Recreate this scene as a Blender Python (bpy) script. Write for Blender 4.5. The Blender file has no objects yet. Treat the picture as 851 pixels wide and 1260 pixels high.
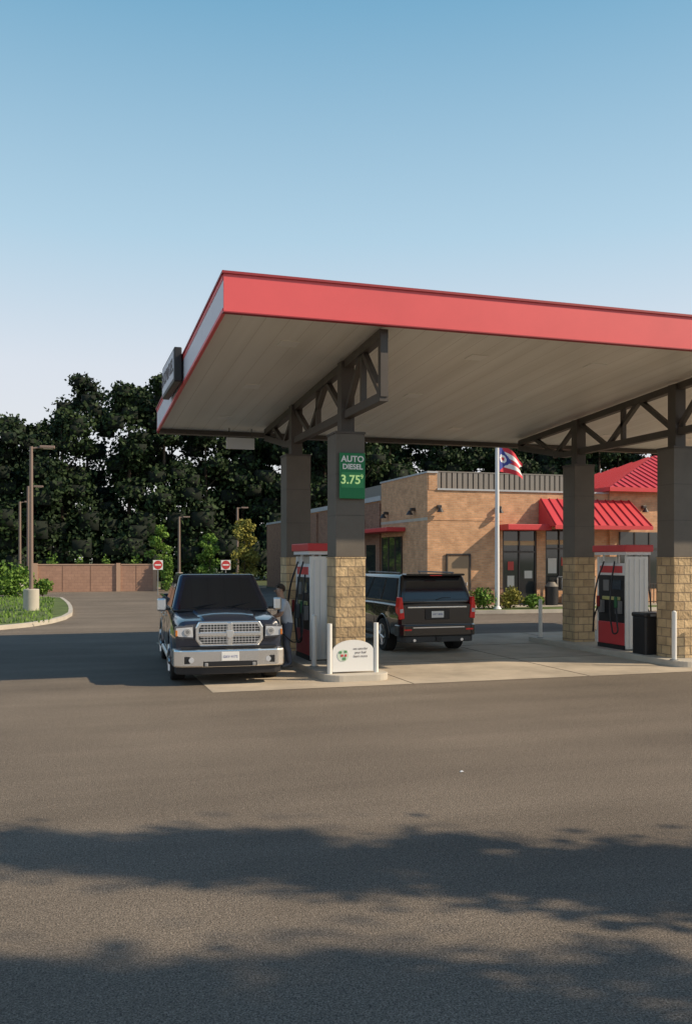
import bpy, bmesh, math, random
import numpy as np
from mathutils import Vector, Matrix
random.seed(7); rng=np.random.default_rng(7)
S=bpy.context.scene
COL=S.collection
# ------------------------------------------------------------ materials
def nodes(m):
    m.use_nodes=True; return m.node_tree.nodes, m.node_tree.links
def M(name,col,rough=.6,metal=0.,var=0.,scale=4.,bump=0.,bscale=40.,coat=0.,spec=.5,emit=None):
    m=bpy.data.materials.new(name); N,L=nodes(m); b=N['Principled BSDF']
    b.inputs['Roughness'].default_value=rough; b.inputs['Metallic'].default_value=metal
    b.inputs['Specular IOR Level'].default_value=spec
    if coat: b.inputs['Coat Weight'].default_value=coat; b.inputs['Coat Roughness'].default_value=.04
    b.inputs['Base Color'].default_value=(*col,1)
    tc=N.new('ShaderNodeTexCoord')
    if var:
        n=N.new('ShaderNodeTexNoise'); n.inputs['Scale'].default_value=scale; n.inputs['Detail'].default_value=6; n.inputs['Roughness'].default_value=.65
        L.new(tc.outputs['Object'],n.inputs['Vector'])
        r=N.new('ShaderNodeValToRGB'); r.color_ramp.elements[0].position=.3; r.color_ramp.elements[1].position=.7
        r.color_ramp.elements[0].color=(*[c*(1-var) for c in col],1); r.color_ramp.elements[1].color=(*[min(1,c*(1+var)) for c in col],1)
        L.new(n.outputs[0],r.inputs[0]); L.new(r.outputs[0],b.inputs['Base Color'])
    if bump:
        n2=N.new('ShaderNodeTexNoise'); n2.inputs['Scale'].default_value=bscale; n2.inputs['Detail'].default_value=4
        L.new(tc.outputs['Object'],n2.inputs['Vector'])
        bp=N.new('ShaderNodeBump'); bp.inputs['Strength'].default_value=bump; bp.inputs['Distance'].default_value=.02
        L.new(n2.outputs[0],bp.inputs['Height']); L.new(bp.outputs[0],b.inputs['Normal'])
    if emit:
        b.inputs['Emission Color'].default_value=(*emit[0],1); b.inputs['Emission Strength'].default_value=emit[1]
    return m
def brickmat(name,c1,c2,mortar,bw,bh,ms,bump=.5,rough=.85,var=.25,offset=.5):
    m=bpy.data.materials.new(name); N,L=nodes(m); b=N['Principled BSDF']; b.inputs['Roughness'].default_value=rough
    tc=N.new('ShaderNodeTexCoord'); sp=N.new('ShaderNodeSeparateXYZ'); L.new(tc.outputs['Object'],sp.inputs[0])
    ad=N.new('ShaderNodeMath'); ad.operation='ADD'; L.new(sp.outputs[0],ad.inputs[0]); L.new(sp.outputs[1],ad.inputs[1])
    cb=N.new('ShaderNodeCombineXYZ'); L.new(ad.outputs[0],cb.inputs[0]); L.new(sp.outputs[2],cb.inputs[1])
    br=N.new('ShaderNodeTexBrick'); br.offset=offset; L.new(cb.outputs[0],br.inputs['Vector'])
    br.inputs['Scale'].default_value=1; br.inputs['Brick Width'].default_value=bw; br.inputs['Row Height'].default_value=bh
    br.inputs['Mortar Size'].default_value=ms; br.inputs['Color1'].default_value=(*c1,1); br.inputs['Color2'].default_value=(*c2,1); br.inputs['Mortar'].default_value=(*mortar,1)
    n=N.new('ShaderNodeTexNoise'); n.inputs['Scale'].default_value=3; n.inputs['Detail'].default_value=7; L.new(tc.outputs['Object'],n.inputs['Vector'])
    mr=N.new('ShaderNodeMapRange'); mr.inputs[1].default_value=.3; mr.inputs[2].default_value=.7; mr.inputs[3].default_value=1-var; mr.inputs[4].default_value=1+var; L.new(n.outputs[0],mr.inputs[0])
    mx=N.new('ShaderNodeVectorMath'); mx.operation='SCALE'; L.new(br.outputs['Color'],mx.inputs[0]); L.new(mr.outputs[0],mx.inputs['Scale'])
    L.new(mx.outputs[0],b.inputs['Base Color'])
    n3=N.new('ShaderNodeTexNoise'); n3.inputs['Scale'].default_value=14; n3.inputs['Detail'].default_value=5; L.new(tc.outputs['Object'],n3.inputs['Vector'])
    s1=N.new('ShaderNodeMath'); s1.operation='SUBTRACT'; L.new(n3.outputs[0],s1.inputs[0]); L.new(br.outputs['Fac'],s1.inputs[1])
    bp=N.new('ShaderNodeBump'); bp.inputs['Strength'].default_value=bump; bp.inputs['Distance'].default_value=.03
    L.new(s1.outputs[0],bp.inputs['Height']); L.new(bp.outputs[0],b.inputs['Normal'])
    return m
def leafmat(name,dark,light,scale=.35):
    m=bpy.data.materials.new(name); N,L=nodes(m); b=N['Principled BSDF']; b.inputs['Roughness'].default_value=.7; b.inputs['Specular IOR Level'].default_value=.2
    g=N.new('ShaderNodeNewGeometry'); tc=N.new('ShaderNodeTexCoord'); n=N.new('ShaderNodeTexNoise'); n.inputs['Scale'].default_value=scale; n.inputs['Detail'].default_value=3
    L.new(tc.outputs['Object'],n.inputs['Vector'])
    a=N.new('ShaderNodeMath'); a.operation='MULTIPLY_ADD'; a.inputs[1].default_value=.45; L.new(g.outputs['Random Per Island'],a.inputs[0]); 
    s=N.new('ShaderNodeMath'); s.operation='MULTIPLY_ADD'; s.inputs[1].default_value=1.6; s.inputs[2].default_value=-.5; L.new(n.outputs[0],s.inputs[0]); L.new(s.outputs[0],a.inputs[2])
    r=N.new('ShaderNodeValToRGB'); r.color_ramp.elements[0].color=(*dark,1); r.color_ramp.elements[1].color=(*light,1)
    r.color_ramp.elements[0].position=.1
    L.new(a.outputs[0],r.inputs[0]); L.new(r.outputs[0],b.inputs['Base Color'])
    return m
# ------------------------------------------------------------ geometry helpers
def group(name,loc=(0,0,0),rz=0):
    e=bpy.data.objects.new(name,None); COL.objects.link(e); e.location=loc; e.rotation_euler=(0,0,rz); e.empty_display_size=.2; return e
def link(o,parent):
    COL.objects.link(o)
    if parent: o.parent=parent
    return o
def mesh(name,v,f,mat,parent=None,smooth=False,bevel=0,seg=2,loc=None):
    me=bpy.data.meshes.new(name); me.from_pydata([tuple(p) for p in v],[],f); me.update()
    bm=bmesh.new(); bm.from_mesh(me); bmesh.ops.recalc_face_normals(bm,faces=bm.faces); bm.to_mesh(me); bm.free()
    for m in (mat if isinstance(mat,(list,tuple)) else [mat]): me.materials.append(m)
    o=bpy.data.objects.new(name,me); link(o,parent)
    if loc: o.location=loc
    if smooth:
        for p in me.polygons: p.use_smooth=True
        me.set_sharp_from_angle(angle=math.radians(38))
    if bevel:
        b=o.modifiers.new('b','BEVEL'); b.width=bevel; b.segments=seg; b.limit_method='ANGLE'; b.angle_limit=math.radians(30)
    return o
BF=[(0,1,2,3),(4,7,6,5),(0,4,5,1),(1,5,6,2),(2,6,7,3),(3,7,4,0)]
def bv(c,s):
    x,y,z=c; a,b,d=s[0]/2,s[1]/2,s[2]/2
    return [(x-a,y-b,z-d),(x+a,y-b,z-d),(x+a,y+b,z-d),(x-a,y+b,z-d),(x-a,y-b,z+d),(x+a,y-b,z+d),(x+a,y+b,z+d),(x-a,y+b,z+d)]
def boxes(name,lst,mat,parent=None,bevel=0):
    v=[];f=[]
    for c,s in lst:
        k=len(v); v+=bv(c,s); f+=[tuple(i+k for i in q) for q in BF]
    return mesh(name,v,f,mat,parent,bevel=bevel)
def box(name,c,s,mat,parent=None,bevel=0): return boxes(name,[(c,s)],mat,parent,bevel)
def B(name,x0,x1,y0,y1,z0,z1,mat,parent=None,bevel=0):
    return box(name,((x0+x1)/2,(y0+y1)/2,(z0+z1)/2),(x1-x0,y1-y0,z1-z0),mat,parent,bevel)
def frame_of(d):
    d=Vector(d).normalized(); a=Vector((0,0,1)) if abs(d.z)<.9 else Vector((1,0,0)); u=d.cross(a).normalized(); return u,d.cross(u)
def cylv(p0,p1,r0,r1,n=16):
    p0=Vector(p0);p1=Vector(p1);u,w=frame_of(p1-p0); v=[]
    for p,r in((p0,r0),(p1,r1)):
        for i in range(n):
            a=2*math.pi*i/n; v.append(p+u*math.cos(a)*r+w*math.sin(a)*r)
    f=[(i,(i+1)%n,n+(i+1)%n,n+i) for i in range(n)]+[tuple(range(n)),tuple(range(n,2*n))]
    return v,f
def cyls(name,lst,mat,parent=None,n=16,bevel=0):
    V=[];F=[]
    for q in lst:
        p0,p1,r0=q[:3]; r1=q[3] if len(q)>3 else r0
        v,f=cylv(p0,p1,r0,r1,n); k=len(V); V+=v; F+=[tuple(i+k for i in g) for g in f]
    return mesh(name,V,F,mat,parent,smooth=True,bevel=bevel)
def cyl(name,p0,p1,r,mat,parent=None,r1=None,n=20,bevel=0): return cyls(name,[(p0,p1,r,r if r1 is None else r1)],mat,parent,n,bevel)
def tube(name,pts,r,mat,parent=None):
    c=bpy.data.curves.new(name,'CURVE'); c.dimensions='3D'; c.bevel_depth=r; c.bevel_resolution=3; c.resolution_u=8
    s=c.splines.new('BEZIER'); s.bezier_points.add(len(pts)-1)
    for b,p in zip(s.bezier_points,pts): b.co=p; b.handle_left_type=b.handle_right_type='AUTO'
    c.materials.append(mat); o=bpy.data.objects.new(name,c); return link(o,parent)
def text(name,s,loc,size,mat,parent=None,rot=(math.pi/2,0,0),ext=.003,align='CENTER',off=0):
    c=bpy.data.curves.new(name,'FONT'); c.body=s; c.size=size; c.extrude=ext; c.offset=off; c.align_x=align; c.align_y='CENTER'; c.materials.append(mat)
    o=bpy.data.objects.new(name,c); link(o,parent); o.location=loc; o.rotation_euler=rot; return o
def prism(name,poly,z0,z1,mat,parent=None,bevel=0,axis='z'):
    n=len(poly)
    def P(a,b,c): return {'z':(a,b,c),'y':(a,c,b),'x':(c,a,b)}[axis]
    v=[P(p[0],p[1],z0) for p in poly]+[P(p[0],p[1],z1) for p in poly]
    f=[tuple(range(n)),tuple(range(n,2*n))]+[(i,(i+1)%n,n+(i+1)%n,n+i) for i in range(n)]
    return mesh(name,v,f,mat,parent,bevel=bevel)
def beam(name,segs,w,h,mat,parent):
    V=[];F=[]
    for a,b in segs:
        a=Vector(a);b=Vector(b);d=(b-a).normalized(); u=Vector((1,0,0)); 
        if abs(d.x)>.9: u=Vector((0,1,0))
        n=d.cross(u).normalized(); k=len(V)
        for p in(a,b):
            for su,sn in((-1,-1),(1,-1),(1,1),(-1,1)): V.append(p+u*su*w/2+n*sn*h/2)
        F+=[(k,k+1,k+2,k+3),(k+4,k+7,k+6,k+5)]+[(k+i,k+(i+1)%4,k+4+(i+1)%4,k+4+i) for i in range(4)]
    return mesh(name,V,F,mat,parent)
def bake(o):
    dg=bpy.context.evaluated_depsgraph_get(); dg.update(); me=bpy.data.meshes.new_from_object(o.evaluated_get(dg)); o.modifiers.clear(); o.data=me; return o
def fastmesh(name,V,F4,mat,parent=None,mi=None):
    me=bpy.data.meshes.new(name); V=np.asarray(V,dtype=np.float32); F4=np.asarray(F4,dtype=np.int32)
    me.vertices.add(len(V)); me.vertices.foreach_set('co',V.ravel()); me.loops.add(F4.size); me.loops.foreach_set('vertex_index',F4.ravel())
    me.polygons.add(len(F4)); me.polygons.foreach_set('loop_start',np.arange(0,F4.size,4,dtype=np.int32)); me.polygons.foreach_set('loop_total',np.full(len(F4),4,dtype=np.int32))
    for m in (mat if isinstance(mat,(list,tuple)) else [mat]): me.materials.append(m)
    if mi is not None: me.polygons.foreach_set('material_index',np.asarray(mi,dtype=np.int32))
    me.update(calc_edges=True); me.validate(); o=bpy.data.objects.new(name,me); return link(o,parent)
def leaves(blobs,n,size,soft=False):
    out=[]
    for c,r in blobs:
        d=rng.normal(size=(n,3)); d/=np.linalg.norm(d,axis=1)[:,None]
        rad=(np.abs(rng.normal(0,.62,n))[:,None]) if soft else rng.uniform(.4,1.15,n)[:,None]**.6
        p=np.array(c)+d*rad*np.array(r)
        a=rng.normal(size=(n,3))+d*.6; a/=np.linalg.norm(a,axis=1)[:,None]
        b=np.cross(a,rng.normal(size=(n,3))); b/=np.linalg.norm(b,axis=1)[:,None]; c2=np.cross(a,b)
        s=(size*rng.uniform(.5,1.3,n))[:,None]
        q=np.stack([p-b*s*.5,p+c2*s*.35,p+b*s*.5,p-c2*s*.35],axis=1); out.append(q.reshape(-1,3))
    V=np.concatenate(out); F=np.arange(len(V)).reshape(-1,4); return V,F
CUBE=np.array(bv((0,0,0),(2,2,2)))/math.sqrt(3)
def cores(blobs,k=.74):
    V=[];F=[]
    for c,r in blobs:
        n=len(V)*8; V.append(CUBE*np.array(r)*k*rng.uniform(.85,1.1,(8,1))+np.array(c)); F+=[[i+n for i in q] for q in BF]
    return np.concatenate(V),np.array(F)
def limbs(lst,n=7):
    V=[];F=[]
    for p0,p1,r0,r1 in lst:
        v,_=cylv(p0,p1,r0,r1,n); k=len(V); V+=[tuple(q) for q in v]; F+=[(k+i,k+(i+1)%n,k+n+(i+1)%n,k+n+i) for i in range(n)]
    return np.array(V),np.array(F)
def tree_geo(x,y,h,cr,zlow,nb=26,nl=110,ls=.5,tr=.25,nlimb=8,sz=(.22,.42),soft=False):
    blobs=[]; L=[((x,y,0),(x+.1,y,h*.5),tr,tr*.6),((x+.1,y,h*.5),(x,y,h*.92),tr*.6,tr*.15)]
    for i in range(nb):
        t=rng.uniform(0,1); z=zlow+(h-zlow)*t
        prof=math.sin(math.pi*min(1,(t*.82+.16)))**.7
        a=rng.uniform(0,2*math.pi); rr=cr*prof*rng.uniform(.25,.9)
        s=cr*rng.uniform(*sz)*(1.15-.45*t)
        c=(x+math.cos(a)*rr,y+math.sin(a)*rr,min(z,h-s*.6)); blobs.append((c,(s,s,s*.75)))
        if i<nlimb:
            zb=max(.8,c[2]-rr*.8-.5); L.append(((x,y,min(zb,h*.8)),c,tr*.35,tr*.08))
    V,F=leaves(blobs,nl,ls,soft)
    v2,f2=limbs(L)
    return V,F,v2,f2,blobs
def tree(name,x,y,h,cr,zlow,lm,bm_,**k):
    V,F,v2,f2,_=tree_geo(0,0,h,cr,zlow,**k); e=group(name,(x,y,0))
    fastmesh('crown',V,F,lm,e); fastmesh('trunk_and_limbs',v2,f2,bm_,e); return e
# ------------------------------------------------------------ base materials
RED=M('red_metal',(.62,.055,.06),.45,var=.06,scale=.6)
REDLIGHT=M('fascia_red',(.80,.115,.125),.5,var=.07,scale=.5)
REDDK=M('red_trim',(.34,.03,.04),.5)
LAV=M('fascia_white',(.72,.70,.76),.5,var=.05)
STEEL=M('dark_steel_paint',(.075,.062,.052),.5,var=.15,scale=2)
GREYPANEL=M('column_grey_panel',(.13,.113,.093),.6,var=.14,scale=1.5)
WHITE=M('white_paint',(.78,.77,.73),.5,var=.06,scale=3)
WHITE2=M('white_plastic',(.75,.75,.75),.4)
BLACK=M('black_plastic',(.015,.015,.017),.45)
DARKGLASS=M('dark_glass',(.022,.026,.030),.04,spec=1.)
CHROME=M('chrome',(.92,.91,.88),.27,metal=1)
CHROME2=M('chrome_satin',(.85,.84,.82),.38,metal=1)
TIRE=M('tire_rubber',(.018,.018,.018),.85,bump=.3,bscale=60)
ALLOY=M('alloy_wheel',(.5,.5,.5),.3,metal=1)
CONC=M('concrete',(.42,.375,.30),.85,var=.14,scale=.9,bump=.2,bscale=60)
KERB=M('kerb_concrete',(.50,.46,.39),.85,var=.12,scale=1.5)
STONE=brickmat('split_face_stone',(.60,.44,.25),(.42,.30,.17),(.27,.20,.13),.30,.19,.010,bump=1.0,var=.2)
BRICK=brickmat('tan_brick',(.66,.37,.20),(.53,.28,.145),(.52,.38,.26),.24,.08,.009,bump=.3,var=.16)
BRICKD=brickmat('brown_shaded_brick',(.30,.16,.10),(.22,.11,.07),(.27,.19,.14),.24,.08,.009,bump=.3,var=.12)  # brown brick, with the shade of the store's left side put into its colour
BARK=M('bark',(.07,.05,.035),.9,var=.3,scale=5)
LEAFD=leafmat('forest_leaves',(.006,.016,.010),(.042,.072,.024),.14)
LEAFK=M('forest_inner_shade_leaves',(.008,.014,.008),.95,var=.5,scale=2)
LEAFS=leafmat('sapling_leaves',(.07,.14,.02),(.22,.36,.07),.8)
LEAFY=leafmat('yellow_green_leaves',(.14,.14,.03),(.38,.35,.08),.8)
LEAFC=leafmat('shade_tree_leaves',(.03,.05,.015),(.10,.14,.04),.6)
GREEN=M('sign_green',(.01,.20,.07),.4)
SIGNW=M('sign_white',(.82,.82,.80),.5)
SIGNY=M('digit_yellow_green',(.6,.8,.3),.5,emit=((.55,.85,.35),.3))
GALV=M('galvanised',(.35,.36,.36),.45,metal=.6)
UND=bpy.data.materials.new('canopy_deck'); N,L=nodes(UND); b=N['Principled BSDF']; b.inputs['Roughness'].default_value=.42; b.inputs['Specular IOR Level'].default_value=.5
tc=N.new('ShaderNodeTexCoord'); mp=N.new('ShaderNodeMapping'); mp.inputs['Scale'].default_value=(2.2,.12,1); L.new(tc.outputs['Object'],mp.inputs[0])
n=N.new('ShaderNodeTexNoise'); n.inputs['Scale'].default_value=1.2; n.inputs['Detail'].default_value=5; L.new(mp.outputs[0],n.inputs['Vector'])
r=N.new('ShaderNodeValToRGB'); r.color_ramp.elements[0].position=.3; r.color_ramp.elements[1].position=.75; r.color_ramp.elements[0].color=(.74,.71,.64,1); r.color_ramp.elements[1].color=(.90,.88,.82,1)
L.new(n.outputs[0],r.inputs[0])
sx=N.new('ShaderNodeSeparateXYZ'); L.new(tc.outputs['Object'],sx.inputs[0])
fr=N.new('ShaderNodeMath'); fr.operation='PINGPONG'; fr.inputs[1].default_value=.2; L.new(sx.outputs[0],fr.inputs[0])
lt=N.new('ShaderNodeMath'); lt.operation='LESS_THAN'; lt.inputs[1].default_value=.008; L.new(fr.outputs[0],lt.inputs[0])
mx=N.new('ShaderNodeMix'); mx.data_type='RGBA'; L.new(lt.outputs[0],mx.inputs[0]); L.new(r.outputs[0],mx.inputs[6]); mx.inputs[7].default_value=(.66,.62,.55,1); L.new(mx.outputs[2],b.inputs['Base Color'])
# asphalt
ASP=bpy.data.materials.new('asphalt'); N,L=nodes(ASP); b=N['Principled BSDF']; b.inputs['Roughness'].default_value=.88; b.inputs['Specular IOR Level'].default_value=.25
tc=N.new('ShaderNodeTexCoord')
def noise(sc,det=4,vec=None,ro=.6):
    n=N.new('ShaderNodeTexNoise'); n.inputs['Scale'].default_value=sc; n.inputs['Detail'].default_value=det; n.inputs['Roughness'].default_value=ro; L.new(vec or tc.outputs['Object'],n.inputs['Vector']); return n.outputs[0]
def rng_(o,a,b_,c,d):
    m=N.new('ShaderNodeMapRange'); m.inputs[1].default_value=a; m.inputs[2].default_value=b_; m.inputs[3].default_value=c; m.inputs[4].default_value=d; L.new(o,m.inputs[0]); return m.outputs[0]
def mul(a,b_):
    m=N.new('ShaderNodeMath'); m.operation='MULTIPLY'; L.new(a,m.inputs[0]); L.new(b_,m.inputs[1]); return m.outputs[0]
mp=N.new('ShaderNodeMapping'); mp.inputs['Scale'].default_value=(.09,.9,1); mp.inputs['Rotation'].default_value=(0,0,.12); L.new(tc.outputs['Object'],mp.inputs[0])
f=mul(mul(rng_(noise(.25,5),.3,.7,.82,1.16),rng_(noise(1,5,mp.outputs[0]),.3,.7,.84,1.14)),mul(rng_(noise(80,3,None,.9),.35,.65,.12,1.95),rng_(noise(24,5,None,.85),.3,.7,.62,1.38)))
vs=N.new('ShaderNodeVectorMath'); vs.operation='SCALE'; vs.inputs[0].default_value=(.172,.143,.112); L.new(f,vs.inputs['Scale']); L.new(vs.outputs[0],b.inputs['Base Color'])
bp=N.new('ShaderNodeBump'); bp.inputs['Strength'].default_value=.8; bp.inputs['Distance'].default_value=.012; L.new(noise(80,3),bp.inputs['Height']); L.new(bp.outputs[0],b.inputs['Normal'])
GRASS=M('grass',(.10,.14,.035),.9,var=.4,scale=1.2,bump=.8,bscale=30)
EARTH=M('field_grass',(.08,.10,.035),.9,var=.35,scale=.2,bump=.6,bscale=10)
# ------------------------------------------------------------ ground
def sheet(name,poly,z,mat):
    return mesh(name,[(p[0],p[1],z) for p in poly],[tuple(range(len(poly)))],mat)
sheet('ground',[(-1500,-1500),(1500,-1500),(1500,1500),(-1500,1500)],-.012,EARTH)
sheet('asphalt_lot',[(-60,-30),(70,-30),(70,37),(70,68),(-60,68)],0,ASP)
pad=group('concrete_pad')
PADX0,PADX1,PY0,PY1=2.42,24.2,15.15,24.6
PADM=M('pad_concrete',(.46,.39,.30),.85,var=.28,scale=.7,bump=.25,bscale=50)
sheet('pad_slab',[(PADX0,PY0),(PADX1,PY0),(PADX1,PY1),(PADX0,PY1)],.006,PADM).parent=pad
JM=M('pad_joint',(.12,.10,.08),.9)
boxes('pad_joints',[((x,(PY0+PY1)/2,.008),(.015,PY1-PY0-.04,.004)) for x in np.arange(PADX0+3.6,PADX1-1,3.6)]+[(((PADX0+PADX1)/2,y,.0085),(PADX1-PADX0-.04,.015,.004)) for y in (18.3,21.4)],JM,pad)
def raised(name,poly,h=.13,kw=.16,top=GRASS,kz=None):
    e=group(name); P=[Vector((p[0],p[1],0)) for p in poly]; n=len(P)
    inner=[]
    for i in range(n):
        a,b_,d=P[i-1],P[i],P[(i+1)%n]; n1=(b_-a).normalized().cross(Vector((0,0,1))); n2=(d-b_).normalized().cross(Vector((0,0,1))); nn=(n1+n2).normalized(); inner.append(b_-nn*kw)
    v=[(p.x,p.y,-.01) for p in P]+[(p.x,p.y,h) for p in P]+[(p.x,p.y,h) for p in inner]
    f=[(i,(i+1)%n,n+(i+1)%n,n+i) for i in range(n)]+[(n+i,n+(i+1)%n,2*n+(i+1)%n,2*n+i) for i in range(n)]
    mesh('kerb',v,f,KERB,e); mesh('surface',[(p.x,p.y,h-.006) for p in inner],[tuple(range(n))],top,e); return e
def smoothpoly(pts,it=2):
    for _ in range(it):
        q=[]
        for i in range(len(pts)):
            a=pts[i];b_=pts[(i+1)%len(pts)]
            q+=[(a[0]*.75+b_[0]*.25,a[1]*.75+b_[1]*.25),(a[0]*.25+b_[0]*.75,a[1]*.25+b_[1]*.75)]
        pts=q
    return pts
raised('grass_island',smoothpoly([(-26,28.5),(-3.2,28.8),(0.35,33),(.55,44),(-.2,56),(-26,58)]),.14)
raised('planting_bed',smoothpoly([(15.0,33.2),(27,33.2),(27,35.4),(15,35.4)],2),.14)
def tufts(name,x0,x1,y0,y1,n,z,parent=None):
    p=np.stack([rng.uniform(x0,x1,n),rng.uniform(y0,y1,n),np.full(n,z)],1); a=rng.uniform(0,math.pi,n); d=np.stack([np.cos(a),np.sin(a),np.zeros(n)],1)*.03
    h=np.stack([rng.uniform(-.04,.04,n),rng.uniform(-.04,.04,n),rng.uniform(.05,.13,n)],1)
    q=np.stack([p-d,p+d,p+d*.2+h,p-d*.2+h],1).reshape(-1,3); return fastmesh(name,q,np.arange(n*4).reshape(-1,4),LEAFS,parent)
tufts('grass_tufts',-9,-.3,31.5,52,3500,.13)
B('sidewalk',15.2,45,35.6,37.45,-.01,.12,CONC,None,.01)
e=group('litter',(4.02,8.76,0)); mesh('paper_scrap',[(-.02,-.014,.004),(.02,-.018,.009),(.024,.014,.004),(0,.007,.018),(-.02,.014,.005)],[(0,1,3),(1,2,3),(2,4,3),(4,0,3)],SIGNW,e)
# ------------------------------------------------------------ CANOPY
CX0,CX1,CY0,CY1=2.44,23.6,14.2,24.6
def zu(y): return 6.14-.051*(y-CY0)
can=group('gas_station_canopy')
T=.63
mesh('roof_deck',[(CX0+.05,CY0+.05,zu(CY0)+.06),(CX1-.05,CY0+.05,zu(CY0)+.06),(CX1-.05,CY1-.05,zu(CY1)+.06),(CX0+.05,CY1-.05,zu(CY1)+.06)],[(0,1,2,3)],UND,can)
mesh('roof_top',[(CX0+.05,CY0+.05,zu(CY0)+T-.06),(CX1-.05,CY0+.05,zu(CY0)+T-.06),(CX1-.05,CY1-.05,zu(CY1)+T-.06),(CX0+.05,CY1-.05,zu(CY1)+T-.06)],[(0,1,2,3)],GALV,can)
def slab(name,x0,x1,y0,y1,dz0,dz1,mat):
    v=[]
    for dz in(dz0,dz1):
        v+=[(x0,y0,zu(y0)+dz),(x1,y0,zu(y0)+dz),(x1,y1,zu(y1)+dz),(x0,y1,zu(y1)+dz)]
    return mesh(name,v,BF,mat,can)
slab('front_fascia',CX0,CX1,CY0,CY0+.05,0,T-.04,REDLIGHT)
slab('front_fascia_cap',CX0-.03,CX1+.03,CY0-.03,CY0+.10,T-.04,T,REDDK)
slab('front_fascia_bottom_trim',CX0-.01,CX1+.01,CY0-.012,CY0+.09,-.02,.0,REDDK)
slab('side_fascia',CX0,CX0+.05,CY0+.052,CY1-.052,.06,T-.12,LAV)
slab('side_fascia_red_top',CX0-.01,CX0+.05,CY0+.052,CY1-.052,T-.12,T-.04,REDLIGHT)
slab('side_fascia_red_bottom',CX0-.01,CX0+.05,CY0+.052,CY1-.052,0,.06,REDLIGHT)
slab('side_fascia_cap',CX0-.03,CX0+.10,CY0+.105,CY1+.03,T-.04,T,REDDK)
slab('right_fascia',CX1-.05,CX1,CY0+.052,CY1-.052,0,T-.04,REDLIGHT)
slab('rear_fascia',CX0,CX1,CY1-.05,CY1,-.03,T-.04,REDDK)
slab('rear_gutter',CX0+.06,CX1-.06,CY1-.25,CY1-.052,-.06,.05,STEEL)
LM=M('canopy_light_lens',(.84,.82,.77),.3)
v=[];f=[]
for x in (3.9,7.6,10.2,14.9,17.6):
    for y in (15.9,19.2,22.6):
        k=len(v); s=.17
        for dz in(.045,.065): v+=[(x-s,y-s,zu(y-s)+dz),(x+s,y-s,zu(y-s)+dz),(x+s,y+s,zu(y+s)+dz),(x-s,y+s,zu(y+s)+dz)]
        f+=[tuple(i+k for i in q) for q in BF]
mesh('recessed_lights',v,f,LM,can)
box('sign_box',(CX0-.12,20.2,zu(20)+.44),(.16,2.3,.72),BLACK,can,.02)
box('sign_box_face',(CX0-.205,20.2,zu(20)+.44),(.012,2.15,.58),LAV,can)
text('sign_letters','SHOP&FUEL',(CX0-.215,20.2,zu(20)+.44),.40,M('letter_dark',(.05,.03,.04),.5),can,rot=(math.pi/2,0,-math.pi/2),off=.01)
CW=.57
def column(x,y,sign=False):
    e=can
    B('stone_base',x-CW/2-.01,x+CW/2+.01,y-CW/2-.01,y+CW/2+.01,.12,2.25,STONE,e,.012)
    B('stone_cap',x-CW/2-.02,x+CW/2+.02,y-CW/2-.02,y+CW/2+.02,2.25,2.28,STONE,e)
    B('grey_panel',x-CW/2,x+CW/2,y-CW/2,y+CW/2,2.28,4.60,GREYPANEL,e,.006)
    boxes('panel_joint',[((x,y,z),(CW+.006,CW+.006,.010)) for z in (3.06,3.83)],STEEL,e)
    B('column_cap',x-CW/2-.015,x+CW/2+.015,y-CW/2-.015,y+CW/2+.015,4.60,4.64,STEEL,e)
    B('steel_post',x-.13,x+.13,y-.13,y+.13,4.64,zu(y)-.02,STEEL,e)
YA,YB=16.6,20.5
for X in (5.2,12.68,20.16):
    column(X,YA); column(X,YB)
    yf,yr=14.45,23.6; zb=4.98
    tp=lambda y:(X,y,zu(y)-.08)
    lo=lambda y:(X,y,zb)
    beam('truss_chords',[(tp(yf),tp(yr)),(lo(yf),lo(21.2)),(lo(21.2),(X,yr,zu(yr)-.22))],.15,.15,STEEL,can)
    beam('truss_end_post',[((X,yf+.05,zb),(X,yf+.05,zu(yf)-.08))],.13,.14,STEEL,can)
    ys=[14.5,15.55,16.6,17.9,19.2,20.5,21.7,22.8]
    w=[]
    for i in range(len(ys)-1):
        a,b_=ys[i],ys[i+1]
        w.append(((tp(a),lo(b_)) if (i%2==1 and i<6) else (lo(a) if a<21.3 else (X,a,5.1),tp(b_))))
    w+=[(lo(18.55),tp(18.55)),(lo(15.55),tp(15.55))]
    beam('truss_web',w,.10,.10,STEEL,can)
sg=group('fuel_price_sign',(5.2,YA-CW/2-.01,0))
box('panel',(.02,-.035,3.80),(.50,.05,.86),GREEN,sg,.01)
text('word_auto','AUTO',(.02,-.065,4.11),.16,SIGNW,sg,off=.004); text('word_diesel','DIESEL',(.02,-.065,3.965),.135,SIGNW,sg,off=.004)
box('digit_window',(.02,-.063,3.72),(.44,.006,.29),M('digit_bg',(.04,.30,.11),.4),sg)
text('digits','3.75',(-.02,-.07,3.72),.23,SIGNY,sg,off=.004); text('digit_fraction','9',(.2,-.07,3.78),.12,SIGNY,sg)
hs=group('hanging_clearance_sign',(4.55,23.9,0))
box('panel',(0,0,5.30),(.75,.06,.30),M('hang_sign_face',(.7,.72,.74),.4),hs,.01); cyls('rods',[((-.3,0,5.44),(-.3,0,5.75),.012),((.3,0,5.44),(.3,0,5.75),.012)],STEEL,hs)
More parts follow.
